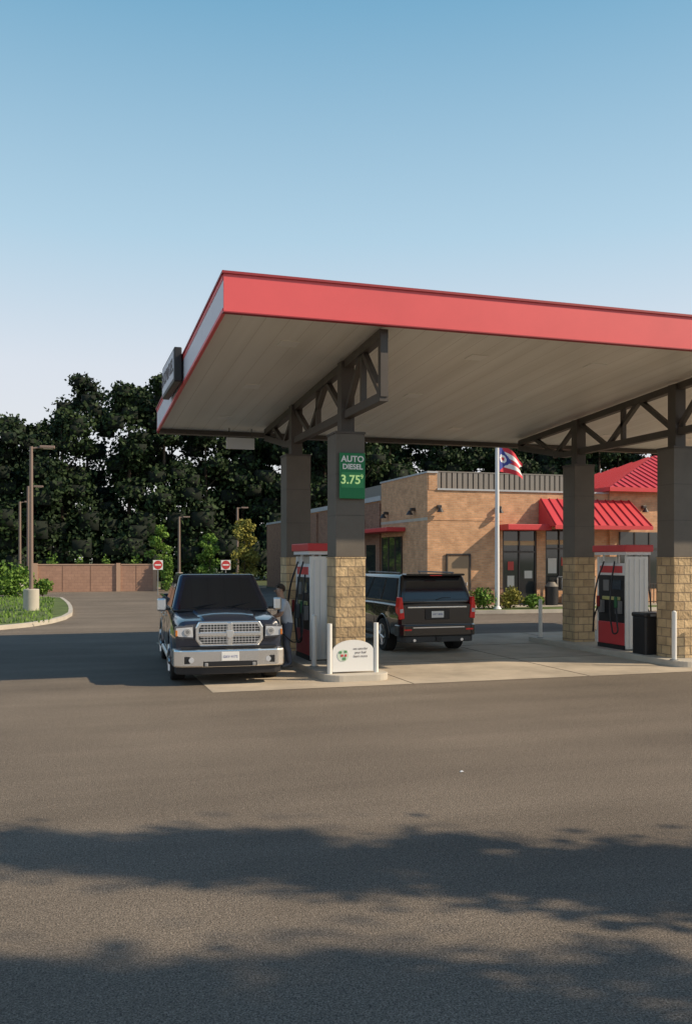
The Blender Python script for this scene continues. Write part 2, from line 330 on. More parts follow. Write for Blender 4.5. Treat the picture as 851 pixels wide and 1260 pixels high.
# ------------------------------------------------------------ pump islands
def rrect(x0,x1,y0,y1,r,n=6):
    p=[]
    for cx,cy,a0 in((x1-r,y0+r,-90),(x1-r,y1-r,0),(x0+r,y1-r,90),(x0+r,y0+r,180)):
        for i in range(n+1):
            a=math.radians(a0+90*i/n); p.append((cx+r*math.cos(a),cy+r*math.sin(a)))
    return p
for X in (5.2,12.68,20.16):
    e=group('pump_island'); prism('island_kerb',rrect(X-.62,X+.62,15.72,22.2,.3),-.01,.13,KERB,e,.015)
SCREEN=M('screen',(.05,.07,.09),.15)
PUMPG=M('pump_grey',(.20,.20,.20),.45)
GB=M('grade_buttons',(.5,.5,.2),.4); NZ=[M('nozzle_green',(.02,.12,.05),.4),M('nozzle_red',(.25,.02,.02),.4)]
def dispenser(X,Y):
    e=group('fuel_dispenser',(X,Y,.13))
    B('plinth',-.31,.31,-.56,.56,0,.10,BLACK,e)
    B('lower_cabinet',-.30,.30,-.55,.55,.10,.62,RED,e,.01)
    B('mid_cabinet',-.29,.29,-.54,.54,.62,1.72,BLACK,e,.01)
    B('upper_cabinet',-.30,.30,-.55,.55,1.72,2.0,WHITE2,e,.01)
    B('end_column_near',-.30,.30,-.59,-.53,.02,2.16,WHITE,e,.01); B('end_column_far',-.30,.30,.53,.59,.02,2.16,WHITE,e,.01)
    boxes('end_ribs',[((x,-.598,1.07),(.03,.02,2.05)) for x in (-.2,-.07,.07,.2)],WHITE2,e)
    for sx in(-1,1):
        xx=sx*.30
        box('screen',(xx,-.22,1.50),(.02,.34,.22),SCREEN,e); box('keypad',(xx,.2,1.48),(.03,.22,.26),PUMPG,e,.005)
        box('grade_buttons',(xx,.0,1.18),(.03,.7,.08),GB,e,.005)
        box('brand_band',(xx,0,1.86),(.02,.9,.16),RED,e)
        box('holster',(xx+sx*.04,-.36,.98),(.10,.16,.30),PUMPG,e,.01); box('holster_b',(xx+sx*.04,.36,.98),(.10,.16,.30),PUMPG,e,.01)
        for k,yy in enumerate((-.36,.36)):
            box('nozzle',(xx+sx*.12,yy,1.10),(.06,.07,.26),NZ[k],e,.015)
            tube('hose',[(xx+sx*.05,yy*.6,2.05),(xx+sx*.20,yy*.85,1.5),(xx+sx*.24,yy*1.05,.55),(xx+sx*.2,yy*1.25,.38),(xx+sx*.16,yy*1.3,.7),(xx+sx*.12,yy,1.0)],.019,BLACK,e)
    cyls('topper_posts',[((x,y,2.0),(x,y,2.3),.03) for x in(-.2,.2) for y in(-.45,.45)],WHITE,e)
    B('topper',-.38,.38,-.68,.68,2.27,2.43,RED,e,.02)
    B('topper_underside',-.34,.34,-.63,.63,2.20,2.268,WHITE2,e)
    return e
dispenser(5.2,18.7); dispenser(12.68,18.6); dispenser(20.16,18.6)
def bollard(x,y,h=1.0,r=.05,z=.13,mat=WHITE):
    e=group('bollard',(x,y,z)); cyl('post',(0,0,0),(0,0,h),r,mat,e); cyl('cap',(0,0,h),(0,0,h+.03),r*1.02,mat,e,r1=r*.4); cyl('base_plate',(0,0,0),(0,0,.02),r*1.7,GALV,e)
for x,y in((4.72,17.15),(5.68,17.15),(12.16,16.0),(13.25,15.98),(12.2,21.6),(13.2,21.6),(4.7,21.9),(5.7,21.9)): bollard(x,y)
s=group('arched_info_sign',(5.15,16.0,.13))
cyls('posts',[((-.45,0,0),(-.45,0,.92),.045),((.45,0,0),(.45,0,.92),.045)],WHITE,s)
arc=[(-.40,.03),(.40,.03),(.40,.40)]+[(.40*math.cos(a),.40+.21*math.sin(a)) for a in np.linspace(0.15,math.pi-.15,14)]+[(-.40,.40)]
prism('panel',arc,-.02,.02,SIGNW,s,axis='y')
boxes('rails',[((0,.035,.05),(.86,.03,.03)),((0,.035,.40),(.86,.025,.025))],WHITE,s)
PG=M('print_green',(.10,.28,.12),.5); PR=M('print_red',(.55,.08,.08),.5); PT=M('print_text',(.12,.10,.12),.5)
prism('print_disc',[( -.2+.11*math.cos(a),.33+.11*math.sin(a)) for a in np.linspace(0,2*math.pi,20)[:-1]],-.026,-.022,M('print_pale',(.62,.72,.6),.5),s,axis='y')
boxes('print_marks',[((-.25,-.03,.39),(.05,.006,.04)),((-.18,-.03,.27),(.06,.006,.05)),((-.15,-.03,.40),(.05,.006,.04))],PG,s)
boxes('print_marks_red',[((-.22,-.03,.33),(.05,.006,.04)),((-.15,-.03,.33),(.04,.006,.04))],PR,s)
for i,t in enumerate(('we care for','your fuel','learn more')): text('print_line',t,(.14,-.026,.45-.07*i),.06,PT,s,ext=.001)
def bin_(x,y):
    e=group('trash_bin',(x,y,.13)); prism('body',rrect(-.25,.25,-.25,.25,.05),0,.82,BLACK,e,.01); prism('lid',rrect(-.27,.27,-.27,.27,.06),.82,.92,BLACK,e,.03); box('opening',(0,-.272,.87),(.28,.01,.05),PUMPG,e)
bin_(12.45,17.28); bin_(5.5,17.5)
# ------------------------------------------------------------ vehicles
def ring(hw,zb,zt,rt=.14,rb=.10,crown=.02,tum=.03,belly=.5):
    pts=[]
    n=5
    for i in range(n+1):
        a=math.radians(-90+90*i/n); pts.append((hw-tum*.6-rb+rb*math.cos(a),zb+rb+rb*math.sin(a)))
    zm=zb+(zt-zb)*.55; pts.append((hw,zm))
    for i in range(n+1):
        a=math.radians(90*i/n); pts.append((hw-tum-rt+rt*math.cos(a),zt-crown-rt+rt*math.sin(a)))
    pts.append((hw*.5,zt-crown*.3)); pts.append((0,zt))
    left=[(-x,z) for x,z in reversed(pts[:-1])]
    return pts+left
def loft(name,secs,mat,parent,cut=None):
    V=[];F=[];n=None
    for s in secs:
        y=s[0]; r=ring(*s[1:]); n=len(r); V+=[(x,y,z) for x,z in r]
    for k in range(len(secs)-1):
        for i in range(n):
            j=(i+1)%n; F.append((k*n+i,k*n+j,(k+1)*n+j,(k+1)*n+i))
    F+=[tuple(range(n)),tuple(range((len(secs)-1)*n,len(secs)*n))]
    o=mesh(name,V,F,mat,parent)
    if cut:
        C=[]
        for (y,z,r) in cut:
            c=cyl('cutter',(-3,y,z),(3,y,z),r,mat,parent,n=32); C.append(c)
            m=o.modifiers.new('x','BOOLEAN'); m.operation='DIFFERENCE'; m.object=c; m.solver='EXACT'
        bpy.context.view_layer.update(); bake(o)
        for c in C: bpy.data.objects.remove(c)
    for p in o.data.polygons: p.use_smooth=True
    o.data.set_sharp_from_angle(angle=math.radians(32))
    return o
def green(name,b,t,mat,parent,bev=.06):
    y0,y1,hb,zb=b; Y0,Y1,ht,zt=t
    v=[(-hb,y0,zb),(hb,y0,zb),(hb,y1,zb),(-hb,y1,zb),(-ht,Y0,zt),(ht,Y0,zt),(ht,Y1,zt),(-ht,Y1,zt)]
    return mesh(name,v,BF,mat,parent,bevel=bev,seg=4,smooth=True),[Vector(p) for p in v]
def pane(name,Q,uv,mat,parent,off=.008,grow=None):
    p00,p10,p11,p01=Q
    def P(u,v): return (p00*(1-u)+p10*u)*(1-v)+(p01*(1-u)+p11*u)*v
    nrm=(p10-p00).cross(p01-p00).normalized(); V=[];F=[]
    for (pts) in uv:
        k=len(V); V+=[P(u,v)+nrm*off for u,v in pts]+[P(u,v)-nrm*.02 for u,v in pts]; n=len(pts)
        F+=[tuple(range(k,k+n)),tuple(range(k+n,k+2*n))]+[(k+i,k+(i+1)%n,k+n+(i+1)%n,k+n+i) for i in range(n)]
    return mesh(name,V,F,mat,parent)
def ringmesh(x,y,z,r0,r1,n=32):
    V=[];F=[]
    for i in range(n):
        a=2*math.pi*i/n
        for rr in(r0,r1): V.append((x,y+rr*math.cos(a),z+rr*math.sin(a)))
    for i in range(n):
        j=(i+1)%n; F.append((2*i,2*j,2*j+1,2*i+1))
    return V,F
RIMD=M('rim_dark',(.05,.05,.05),.4)
def wheel(parent,x,y,r=.41,w=.27):
    s=1 if x>0 else -1; xo=x+s*w/2; xi=x-s*w/2
    cyl('tire',(xi,y,r),(xo,y,r),r,TIRE,parent,n=36,bevel=.035)
    cyl('rim',(xo-s*.02,y,r),(xo+s*.006,y,r),r*.64,RIMD,parent,n=32)
    sp=[]
    for i in range(6):
        a=i*math.pi/3+.3; sp.append(((xo+s*.01,y,r),(xo+s*.008,y+math.cos(a)*r*.6,r+math.sin(a)*r*.6),.045,.035))
    cyls('spokes',sp,ALLOY,parent,n=8); cyl('hub',(xo,y,r),(xo+s*.03,y,r),.07,ALLOY,parent)
    mesh('rim_lip',*ringmesh(xo+s*.01,y,r,r*.58,r*.66),ALLOY,parent)
def arch(parent,x,y,z,r,mat,w=.05):
    tube('wheel_arch_flare',[(x,y+r*math.cos(a),z+r*math.sin(a)) for a in np.linspace(math.radians(-8),math.radians(188),13)],w,mat,parent)
PAINT=M('truck_paint_navy',(.016,.024,.045),.25,coat=1.,spec=.6)
HEADL=M('headlight_lens',(.55,.57,.60),.10,spec=1.); AMBER=M('amber_lens',(.6,.2,.04),.25)
tr=group('pickup_truck',(2.86,16.02,0),math.radians(-3.5))
loft('body',[(.10,.86,.60,1.10,.10,.08),(.15,.94,.52,1.15,.13,.1),(.35,.99,.46,1.19,.15,.1),(.9,1.01,.44,1.22,.16,.1),(1.5,1.01,.42,1.27,.14,.1),(2.2,1.01,.40,1.28,.10,.1),(3.9,1.01,.40,1.29,.10,.1),(5.70,1.0,.46,1.30,.10,.1),(5.75,.97,.5,1.27,.08,.1)],PAINT,tr,cut=[(.98,.43,.50),(4.60,.43,.50)])
loft('hood',[(.085,.50,.95,1.145,.05,.04,.01),(.14,.53,.95,1.19,.06,.04,.02),(.6,.58,1.0,1.265,.09,.04,.03),(1.5,.64,1.05,1.315,.09,.04,.03)],PAINT,tr)
B('underbody',-.75,.75,.3,5.6,.28,.5,BLACK,tr)
B('bed_front',-.93,.93,3.98,4.04,1.25,1.42,PAINT,tr,.01); B('bed_left',-1.0,-.9,4.0,5.72,1.25,1.42,PAINT,tr,.02); B('bed_right',.9,1.0,4.0,5.72,1.25,1.42,PAINT,tr,.02); B('tailgate',-.9,.9,5.64,5.73,1.2,1.42,PAINT,tr,.02)
g,c=green('cab',(1.38,4.0,.95,1.24),(2.2,3.85,.74,1.93),PAINT,tr,.07)
pane('windshield',(c[0],c[1],c[5],c[4]),[[(.065,.03),(.935,.03),(.905,.88),(.095,.88)]],DARKGLASS,tr)
pane('rear_window',(c[2],c[3],c[7],c[6]),[[(.12,.2),(.88,.2),(.86,.85),(.14,.85)]],DARKGLASS,tr)
for Q,nm in(((c[3],c[0],c[4],c[7]),'L'),((c[1],c[2],c[6],c[5]),'R')):
    if nm=='L': uv=[[(.54,.10),(.93,.10),(.86,.86),(.54,.86)],[(.08,.10),(.50,.10),(.50,.86),(.10,.86)]]
    else: uv=[[(.07,.10),(.46,.10),(.46,.86),(.14,.86)],[(.50,.10),(.92,.10),(.90,.86),(.50,.86)]]
    pane('side_windows',Q,uv,DARKGLASS,tr)
cyls('wipers',[((-.55,1.40,1.30),(.0,1.56,1.39),.009),((.05,1.40,1.30),(.6,1.56,1.39),.009)],BLACK,tr,n=6)
B('cowl',-.85,.85,1.28,1.42,1.24,1.275,BLACK,tr,.01)
fr=[(-.52,.69),(.52,.69),(.60,.80),(.60,1.03),(.54,1.13),(-.54,1.13),(-.60,1.03),(-.60,.80)]
prism('grille_surround',fr,.02,.12,CHROME,tr,.02,axis='y')
gi=[(x*.90,.91+(z-.91)*.80) for x,z in fr]
prism('grille_recess',gi,.012,.03,M('grille_dark',(.03,.03,.032),.5),tr,axis='y')
mm=[]
for i in range(-9,10):
    if abs(i*.056)<.5: mm.append(((i*.056,.006,.91),(.010,.012,.33 if abs(i)<9 else .24)))
for z in np.arange(.765,1.08,.045): mm.append(((0,.004,z),(1.04,.012,.012)))
boxes('grille_mesh',mm,CHROME2,tr)
boxes('grille_cross_v',[((0,-.005,.91),(.085,.035,.40))],CHROME,tr,.01); boxes('grille_cross_h',[((0,-.008,.905),(1.10,.035,.07))],CHROME,tr,.01)
prism('grille_badge',[(-.07,.97),(.07,.97),(.055,.86),(0,.82),(-.055,.86)],-.04,-.02,CHROME2,tr,.008,axis='y')
LH=M('lamp_housing',(.10,.10,.11),.3)
for s_ in(-1,1):
    hp=[(s_*.63,.82),(s_*.90,.84),(s_*.965,.89),(s_*.95,1.04),(s_*.64,1.065)]
    prism('headlight_housing',hp,.05,.22,LH,tr,.012,axis='y')
    prism('headlight_lens',[(s_*.79+(x-s_*.79)*.93,.945+(z-.945)*.74) for x,z in hp],.035,.052,HEADL,tr,.006,axis='y')
    cyl('projector',(s_*.74,.02,.95),(s_*.74,.04,.95),.062,CHROME,tr); cyl('projector_core',(s_*.74,.012,.95),(s_*.74,.022,.95),.034,PUMPG,tr)
    box('turn_signal',(s_*.93,.03,.93),(.035,.02,.10),AMBER,tr,.004)
    cyl('fog_light',(s_*.68,-.085,.46),(s_*.68,-.06,.46),.045,HEADL,tr); box('fog_bezel',(s_*.68,-.058,.46),(.24,.02,.13),BLACK,tr,.01)
    box('mirror_arm',(s_*1.02,1.62,1.28),(.14,.06,.05),BLACK,tr,.01); box('mirror',(s_*1.12,1.60,1.36),(.17,.11,.25),CHROME2,tr,.035)
    for yy in(.98,4.60): wheel(tr,s_*.86,yy); arch(tr,s_*.985,yy,.43,.49,PAINT,.03)
    box('door_handle',(s_*1.02,2.95,1.08),(.03,.16,.03),CHROME,tr,.008); box('door_handle_rear',(s_*1.02,3.85,1.08),(.03,.16,.03),CHROME,tr,.008)
    boxes('door_seams',[((s_*1.009,y,.85),(.006,.012,.75)) for y in(1.75,3.0,3.93)],BLACK,tr)
    cyl('side_step',(s_*.98,1.6,.36),(s_*.98,3.95,.36),.045,CHROME2,tr)
bp_=[(-1.0,.36),(-.98,.04),(-.86,-.05),(-.5,-.09),(.5,-.09),(.86,-.05),(.98,.04),(1.0,.36),(.9,.36),(.85,.10),(-.85,.10),(-.9,.36)]
prism('bumper',bp_,.33,.64,CHROME,tr,.03)
box('bumper_slot',(0,-.092,.39),(.95,.01,.09),BLACK,tr,.01)
prism('air_dam',[(x*.95,y+.06) for x,y in bp_],.20,.345,BLACK,tr,.01)
boxes('tow_hooks',[((s_*.42,-.09,.38),(.06,.05,.06)) for s_ in(-1,1)],M('hook',(.3,.3,.3),.4),tr,.01)
box('licence_plate',(0,-.105,.52),(.31,.012,.155),SIGNW,tr,.004); text('plate_text','GKV 4172',(0,-.113,.515),.06,M('plate_blue',(.12,.14,.35),.5),tr,ext=.001)
boxes('brow',[((0,.09,.665),(1.7,.06,.03))],BLACK,tr)
SP=M('suv_paint_black',(.010,.010,.012),.22,coat=1.,spec=.6); TAIL=M('tail_lamp_red',(.60,.02,.02),.2,emit=((1,.05,.03),.06)); 
sv=group('suv',(8.46,19.75,0))
loft('body',[(.06,.90,.50,1.18,.06,.1),(.12,.97,.44,1.20,.08,.1),(.5,1.0,.40,1.21,.08,.1),(2.,1.02,.38,1.21,.08,.1),(3.9,1.01,.38,1.20,.1,.1),(4.9,.98,.42,1.12,.14,.1),(5.25,.88,.5,1.02,.14,.1)],SP,sv,cut=[(1.12,.42,.48),(4.3,.42,.48)])
g,c=green('greenhouse',(.10,4.0,.965,1.17),(.36,3.15,.80,1.86),SP,sv,.08)
pane('rear_glass',(c[0],c[1],c[5],c[4]),[[(.07,.16),(.93,.16),(.90,.84),(.10,.84)]],DARKGLASS,sv)
pane('windshield',(c[2],c[3],c[7],c[6]),[[(.06,.05),(.94,.05),(.92,.9),(.08,.9)]],DARKGLASS,sv)
SG=M('suv_side_glass',(.07,.09,.11),.05,spec=.9)
pane('side_glass',(c[3],c[0],c[4],c[7]),[[(.70,.10),(.94,.10),(.93,.86),(.70,.86)],[(.40,.10),(.67,.10),(.67,.86),(.40,.86)],[(.10,.10),(.37,.10),(.37,.86),(.26,.86)]],SG,sv)
pane('side_glass_r',(c[1],c[2],c[6],c[5]),[[(.06,.10),(.30,.10),(.30,.86),(.07,.86)],[(.33,.10),(.60,.10),(.60,.86),(.33,.86)],[(.63,.10),(.90,.10),(.74,.86),(.63,.86)]],SG,sv)
box('spoiler',(0,.28,1.86),(1.5,.28,.05),SP,sv,.02); box('high_brake_light',(0,.14,1.845),(.3,.02,.018),TAIL,sv)
tube('rear_wiper',[(0,.12,1.27),(.15,.14,1.31),(.38,.15,1.31)],.008,BLACK,sv)
for s_ in(-1,1):
    tl=[(s_*.83,.84),(s_*.955,.82),(s_*.975,1.10),(s_*.94,1.34),(s_*.89,1.34),(s_*.86,1.1)]
    prism('tail_lamp',tl,.02,.28,TAIL,sv,.015,axis='y')
    prism('tail_lamp_clear',[(s_*.87,.98),(s_*.95,.97),(s_*.955,1.06),(s_*.875,1.07)],.01,.03,HEADL,sv,axis='y')
    cyls('roof_rail',[((s_*.70,.7,1.90),(s_*.70,3.0,1.90),.018),((s_*.70,.8,1.85),(s_*.70,.8,1.90),.018),((s_*.70,2.9,1.85),(s_*.70,2.9,1.90),.018)],PUMPG,sv,n=8)
    box('mirror',(s_*1.12,3.55,1.28),(.22,.12,.2),SP,sv,.03)
    for yy in(1.12,4.3): wheel(sv,s_*.87,yy,.40,.27); arch(sv,s_*.99,yy,.42,.47,SP,.025)
    boxes('door_seams',[((s_*1.012,y,.85),(.006,.012,.65)) for y in(1.7,2.6,3.6)],BLACK,sv)
    cyl('exhaust',(s_*.6,-.02,.33),(s_*.6,.3,.33),.035,CHROME2,sv)
    box('reflector',(s_*.78,-.055,.58),(.18,.01,.035),TAIL,sv)
box('chrome_strip',(0,.045,1.10),(1.50,.03,.035),CHROME,sv,.006); box('plate_recess',(0,.05,.93),(.62,.02,.24),BLACK,sv,.01)
box('licence_plate',(0,.03,.93),(.31,.012,.155),SIGNW,sv,.004); text('plate_text','HRT 8806',(0,.022,.93),.06,M('plate_blue2',(.12,.14,.35),.5),sv,ext=.001)
prism('rear_bumper',[(-.99,.30),(-.97,.05),(-.85,-.05),(.85,-.05),(.97,.05),(.99,.30)],.42,.70,SP,sv,.03)
prism('rear_valance',[(-.93,.30),(-.9,.05),(-.8,-.01),(.8,-.01),(.9,.05),(.93,.30)],.28,.425,M('valance',(.05,.05,.05),.6),sv,.02)
box('bumper_step',(0,-.052,.63),(1.3,.012,.02),CHROME2,sv); box('hitch',(0,-.03,.36),(.12,.05,.08),BLACK,sv)
B('tailgate_seam',-.80,.80,.046,.056,.715,.725,BLACK,sv); B('underbody',-.7,.7,.2,5.,.26,.45,BLACK,sv)
# ------------------------------------------------------------ person
def person():
    e=group('person',(4.42,18.1,.008)); me=bpy.data.meshes.new('body'); 
    J={}
    def a(n,p,r): J[n]=(len(J),p,r)
    a('pel',(0,0,.90),.135); a('waist',(-.02,0,1.04),.125); a('chest',(-.07,0,1.23),.15); a('ush',(-.10,0,1.36),.115)
    a('neck',(-.13,0,1.43),.052); a('head0',(-.155,0,1.50),.075); a('head1',(-.17,0,1.58),.092); a('head2',(-.165,0,1.65),.07)
    for s,n in((-1,'a'),(1,'b')):
        a('hip'+n,(0,s*.10,.86),.10); a('knee'+n,(-.03+.02*s,s*.12,.48),.062); a('calf'+n,(.0,s*.12,.36),.058); a('ank'+n,(.03,s*.12,.09),.04); a('toe'+n,(-.14,s*.13,.045),.038)
        a('sho'+n,(-.10,s*.17,1.35),.062)
    a('elba',(-.20,-.24,1.10),.045); a('wria',(-.40,-.18,1.06),.029); a('palma',(-.46,-.17,1.05),.034)
    a('elbb',(-.12,.27,1.08),.045); a('wrib',(-.30,.20,.98),.029); a('palmb',(-.36,.19,.96),.034)
    E=[('pel','waist'),('waist','chest'),('chest','ush'),('ush','neck'),('neck','head0'),('head0','head1'),('head1','head2')]
    for n in'ab': E+=[('pel','hip'+n),('hip'+n,'knee'+n),('knee'+n,'calf'+n),('calf'+n,'ank'+n),('ank'+n,'toe'+n),('ush','sho'+n),('sho'+n,'elb'+n),('elb'+n,'wri'+n),('wri'+n,'palm'+n)]
    me.from_pydata([q[1] for q in J.values()],[(J[x][0],J[y][0]) for x,y in E],[])
    o=bpy.data.objects.new('body',me); link(o,e); m=o.modifiers.new('s','SKIN'); sk=me.skin_vertices[0].data
    for v in J.values(): sk[v[0]].radius=(v[2],v[2])
    for i in range(len(sk)): sk[i].use_root=(i==0)
    o.modifiers.new('u','SUBSURF').levels=2; bpy.context.view_layer.update(); bake(o)
    SH=M('shirt_light_grey',(.66,.68,.72),.85,var=.1,scale=8); JE=M('jeans_grey',(.16,.18,.23),.9,var=.15,scale=8); SK=M('skin',(.48,.29,.20),.6); SHO=M('shoe',(.25,.25,.25),.7)
    for q in(SH,JE,SK,SHO): o.data.materials.append(q)
    for p in o.data.polygons:
        c=p.center; p.use_smooth=True
        if c.z<.085: k=3
        elif c.z<.93 and abs(c.y)<.22 and c.x>-.2: k=1
        elif c.z>1.42 and abs(c.y)<.1: k=2
        elif c.x<-.22 or (abs(c.y)>.19 and c.z<1.17): k=2
        else: k=0
        p.material_index=k
    for n,sy in(('a',-.17),('b',.19)):
        zz=1.05 if n=='a' else .96; x0=-.46 if n=='a' else -.36
        fs=[]
        for i,l in enumerate((.065,.075,.07,.055)):
            y=sy-.027+.018*i; fs+=[((x0-.02,y,zz),(x0-.02-l*.6,y,zz-.008),.0095,.0085),((x0-.02-l*.6,y,zz-.008),(x0-.02-l*.85,y,zz-.04),.0085,.007)]
        fs+=[((x0+.01,sy-.03,zz),(x0-.025,sy-.055,zz-.015),.011,.009),((x0-.025,sy-.055,zz-.015),(x0-.055,sy-.055,zz-.03),.009,.008)]
        cyls('fingers',fs,SK,e,n=8)
    bm=bmesh.new(); bmesh.ops.create_uvsphere(bm,u_segments=20,v_segments=14,radius=.102)
    for v in bm.verts: v.co.x*=1.08
    geo=[v for v in bm.verts if v.co.z<-.02 and v.co.x<.03 or v.co.z<-.07 or (v.co.x<-.06 and v.co.z<.035)]; bmesh.ops.delete(bm,geom=geo,context='VERTS')
    hm=bpy.data.meshes.new('hair'); bm.to_mesh(hm); bm.free(); hm.materials.append(M('hair_dark',(.05,.035,.025),.8,bump=.5,bscale=90)); h=bpy.data.objects.new('hair',hm); link(h,e); h.location=(-.155,0,1.625)
    FD=M('face_dark',(.03,.02,.02),.5)
    cyls('eyes',[((-.262,s*.034,1.595),(-.255,s*.034,1.595),.010) for s in(-1,1)],FD,e,n=8); box('mouth',(-.243,0,1.535),(.012,.045,.009),M('lips',(.35,.13,.11),.5),e)
    cyl('nose',(-.25,0,1.60),(-.278,0,1.565),.010,SK,e,r1=.016,n=8); cyls('ears',[((-.16,s*.088,1.59),(-.155,s*.105,1.59),.026,.02) for s in(-1,1)],SK,e,n=10)
    box('nozzle_body',(-.49,-.17,1.03),(.14,.05,.06),BLACK,e,.015)
    tube('nozzle_hose',[(-.45,-.17,1.0),(-.2,-.3,.75),(.15,-.2,.55),(.34,.1,1.2),(.46,.35,1.9)],.014,BLACK,e)
person()
# ------------------------------------------------------------ BUILDING
bd=group('brick_store')
FX0,FX1,FY=15.6,37.0,37.5
B('main_walls',FX0+.02,FX1,FY+.3,60,-.01,5.2,BRICK,bd)
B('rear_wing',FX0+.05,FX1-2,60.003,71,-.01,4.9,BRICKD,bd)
B('side_wall_skin',FX0-.0,FX0+.017,43.6,60,-.01,5.15,BRICKD,bd)  # thin skin carrying the brick darkened for the shaded side
B('corner_side_parapet',FX0,FX0+.4,FY+.3,43.6,5.2,6.05,BRICK,bd)
B('corner_block_side',FX0-.06,FX0+.0,FY,43.6,-.01,6.05,BRICK,bd)
B('front_wall_left',FX0,19.25,FY,FY+.298,-.01,5.3,BRICK,bd)
B('corner_front',FX0,16.0,FY-.02,FY+.3,5.3,6.05,BRICK,bd)
B('front_lintel',19.25,24.1,FY,FY+.298,3.6,5.3,BRICK,bd)
B('front_pier',21.0,21.45,FY,FY+.298,-.01,3.6,BRICK,bd); B('front_pier_b',23.7,24.1,FY,FY+.298,-.01,3.6,BRICK,bd)
B('front_bulkhead',21.45,23.7,FY,FY+.298,-.01,.75,BRICK,bd)
B('tower_front',24.8,36.8,FY-.12,FY+.298,-.01,5.55,BRICK,bd); B('front_link',24.1,24.8,FY,FY+.298,-.01,5.3,BRICK,bd)
COP=M('metal_coping',(.46,.48,.50),.45,var=.05)
B('coping_front',16.0,24.8,FY-.06,FY+.36,5.3,5.38,COP,bd); B('coping_corner',FX0-.1,16.02,FY-.08,43.7,6.05,6.13,COP,bd)
B('coping_side',FX0-.08,FX0+.4,43.7,60,5.2,5.45,COP,bd); B('coping_rear',FX0,FX0+.4,60.1,71,4.9,5.05,COP,bd)
B('stone_band',FX0-.075,FX0-.06,FY-.015,43.6,3.95,4.08,KERB,bd); B('stone_band_front',FX0-.06,19.25,FY-.02,FY,3.95,4.03,BRICK,bd)
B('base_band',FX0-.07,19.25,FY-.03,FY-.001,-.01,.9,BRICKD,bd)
SCR=M('screen_panel',(.22,.205,.185),.5); SCRD=M('screen_gap',(.07,.065,.06),.6)
B('roof_screen_back',16.6,23.9,39.0,39.05,5.2,6.25,SCRD,bd); boxes('roof_screen_ribs',[((x,38.97,5.75),(.20,.05,1.0)) for x in np.arange(16.7,23.9,.27)],SCR,bd)
B('roof_screen_side',16.6,16.65,39.05,50,5.2,6.25,SCR,bd); B('roof_screen_cap',16.55,23.95,38.93,39.07,6.25,6.30,SCR,bd)
boxes('rooftop_units',[((21,50,6.0),(2.4,1.8,1.5)),((27,48,5.9),(2,1.6,1.3))],GALV,bd,.03)
MUL=M('bronze_mullion',(.05,.04,.035),.4)
GL=M('store_glass',(.03,.035,.035),.05,spec=.9)
B('entry_glass',19.25,21.0,FY+.10,FY+.13,.12,3.6,GL,bd); B('window_glass',21.45,23.7,FY+.10,FY+.13,.75,3.6,GL,bd)
boxes('mullions',[((x,FY+.07,1.86),(.07,.06,3.48)) for x in(19.29,20.12,20.96)]+[((20.12,FY+.065,2.55),(1.7,.06,.08))]+[((x,FY+.07,2.17),(.06,.06,2.85)) for x in(21.49,22.2,22.95,23.66)]+[((22.57,FY+.065,2.7),(2.2,.06,.07))],MUL,bd)
PAPER=M('poster_white',(.6,.58,.52),.6); PR2=M('poster_red',(.5,.06,.05),.6)
boxes('window_posters',[((21.85,FY+.085,1.9),(.45,.01,.7)),((20.6,FY+.085,1.5),(.4,.01,.35)),((23.3,FY+.085,1.6),(.4,.01,.5)),((19.7,FY+.085,1.2),(.35,.01,.5)),((22.6,FY+.085,1.15),(.5,.01,.35))],PAPER,bd)
boxes('window_posters_red',[((22.55,FY+.085,2.1),(.45,.01,.4)),((19.7,FY+.085,1.9),(.3,.01,.4))],PR2,bd)
boxes('menu_strip',[((22.57,FY+.09,3.0),(2.1,.01,.22)),((20.12,FY+.09,2.95),(1.6,.01,.2))],M('menu_strip',(.55,.40,.22),.5),bd)
B('flat_awning',18.95,21.15,FY-1.1,FY-.003,3.52,3.78,RED,bd,.02)
def awning(x0,x1,y,z0,z1,d,ribs=.4,ins=.25):
    v=[(x0+ins*.3,y-.003,z1),(x1-ins,y-.003,z1),(x1,y-d,z0),(x0,y-d,z0),(x0,y-.003,z0-.02),(x1,y-.003,z0-.02),(x1,y-d,z0-.02),(x0,y-d,z0-.02)]
    mesh('sloped_awning',v,[(0,3,2,1),(4,5,6,7),(0,1,5,4),(3,7,6,2),(0,4,7,3),(1,2,6,5)],RED,bd)
    k=[((x0+ins*.3+(x1-x0-ins*1.3)*t,y-.02,z1+.02),(x0+(x1-x0)*t,y-d,z0+.03)) for t in np.linspace(0.01,.99,int((x1-x0)/ribs))]
    beam('awning_ribs',k,.035,.06,M('rib_red',(.5,.03,.04),.45),bd)
    B('awning_valance',x0,x1,y-d-.03,y-d-.001,z0-.16,z0+.02,RED,bd)
awning(21.0,26.1,FY-.13,3.72,5.0,1.5)
B('awning_backing',21.1,24.79,FY-.128,FY-.003,3.7,4.95,RED,bd)
B('tower_window',25.3,27.8,FY-.14,FY-.122,.8,3.5,GL,bd); boxes('tower_mullions',[((x,FY-.16,2.15),(.06,.04,2.7)) for x in(25.33,26.15,26.97,27.77)]+[((26.55,FY-.165,2.7),(2.5,.04,.06))],MUL,bd)
B('side_flat_awning',FX0-1.0,FX0-.063,40.2,49.5,3.52,3.72,RED,bd,.02)
B('side_entry_glass',FX0-.085,FX0-.064,40.6,43.4,.3,3.3,GL,bd); boxes('side_windows',[((FX0-.012,y,2.0),(.02,1.8,1.9)) for y in(45.2,48.2,54,60-1.5)],GL,bd)
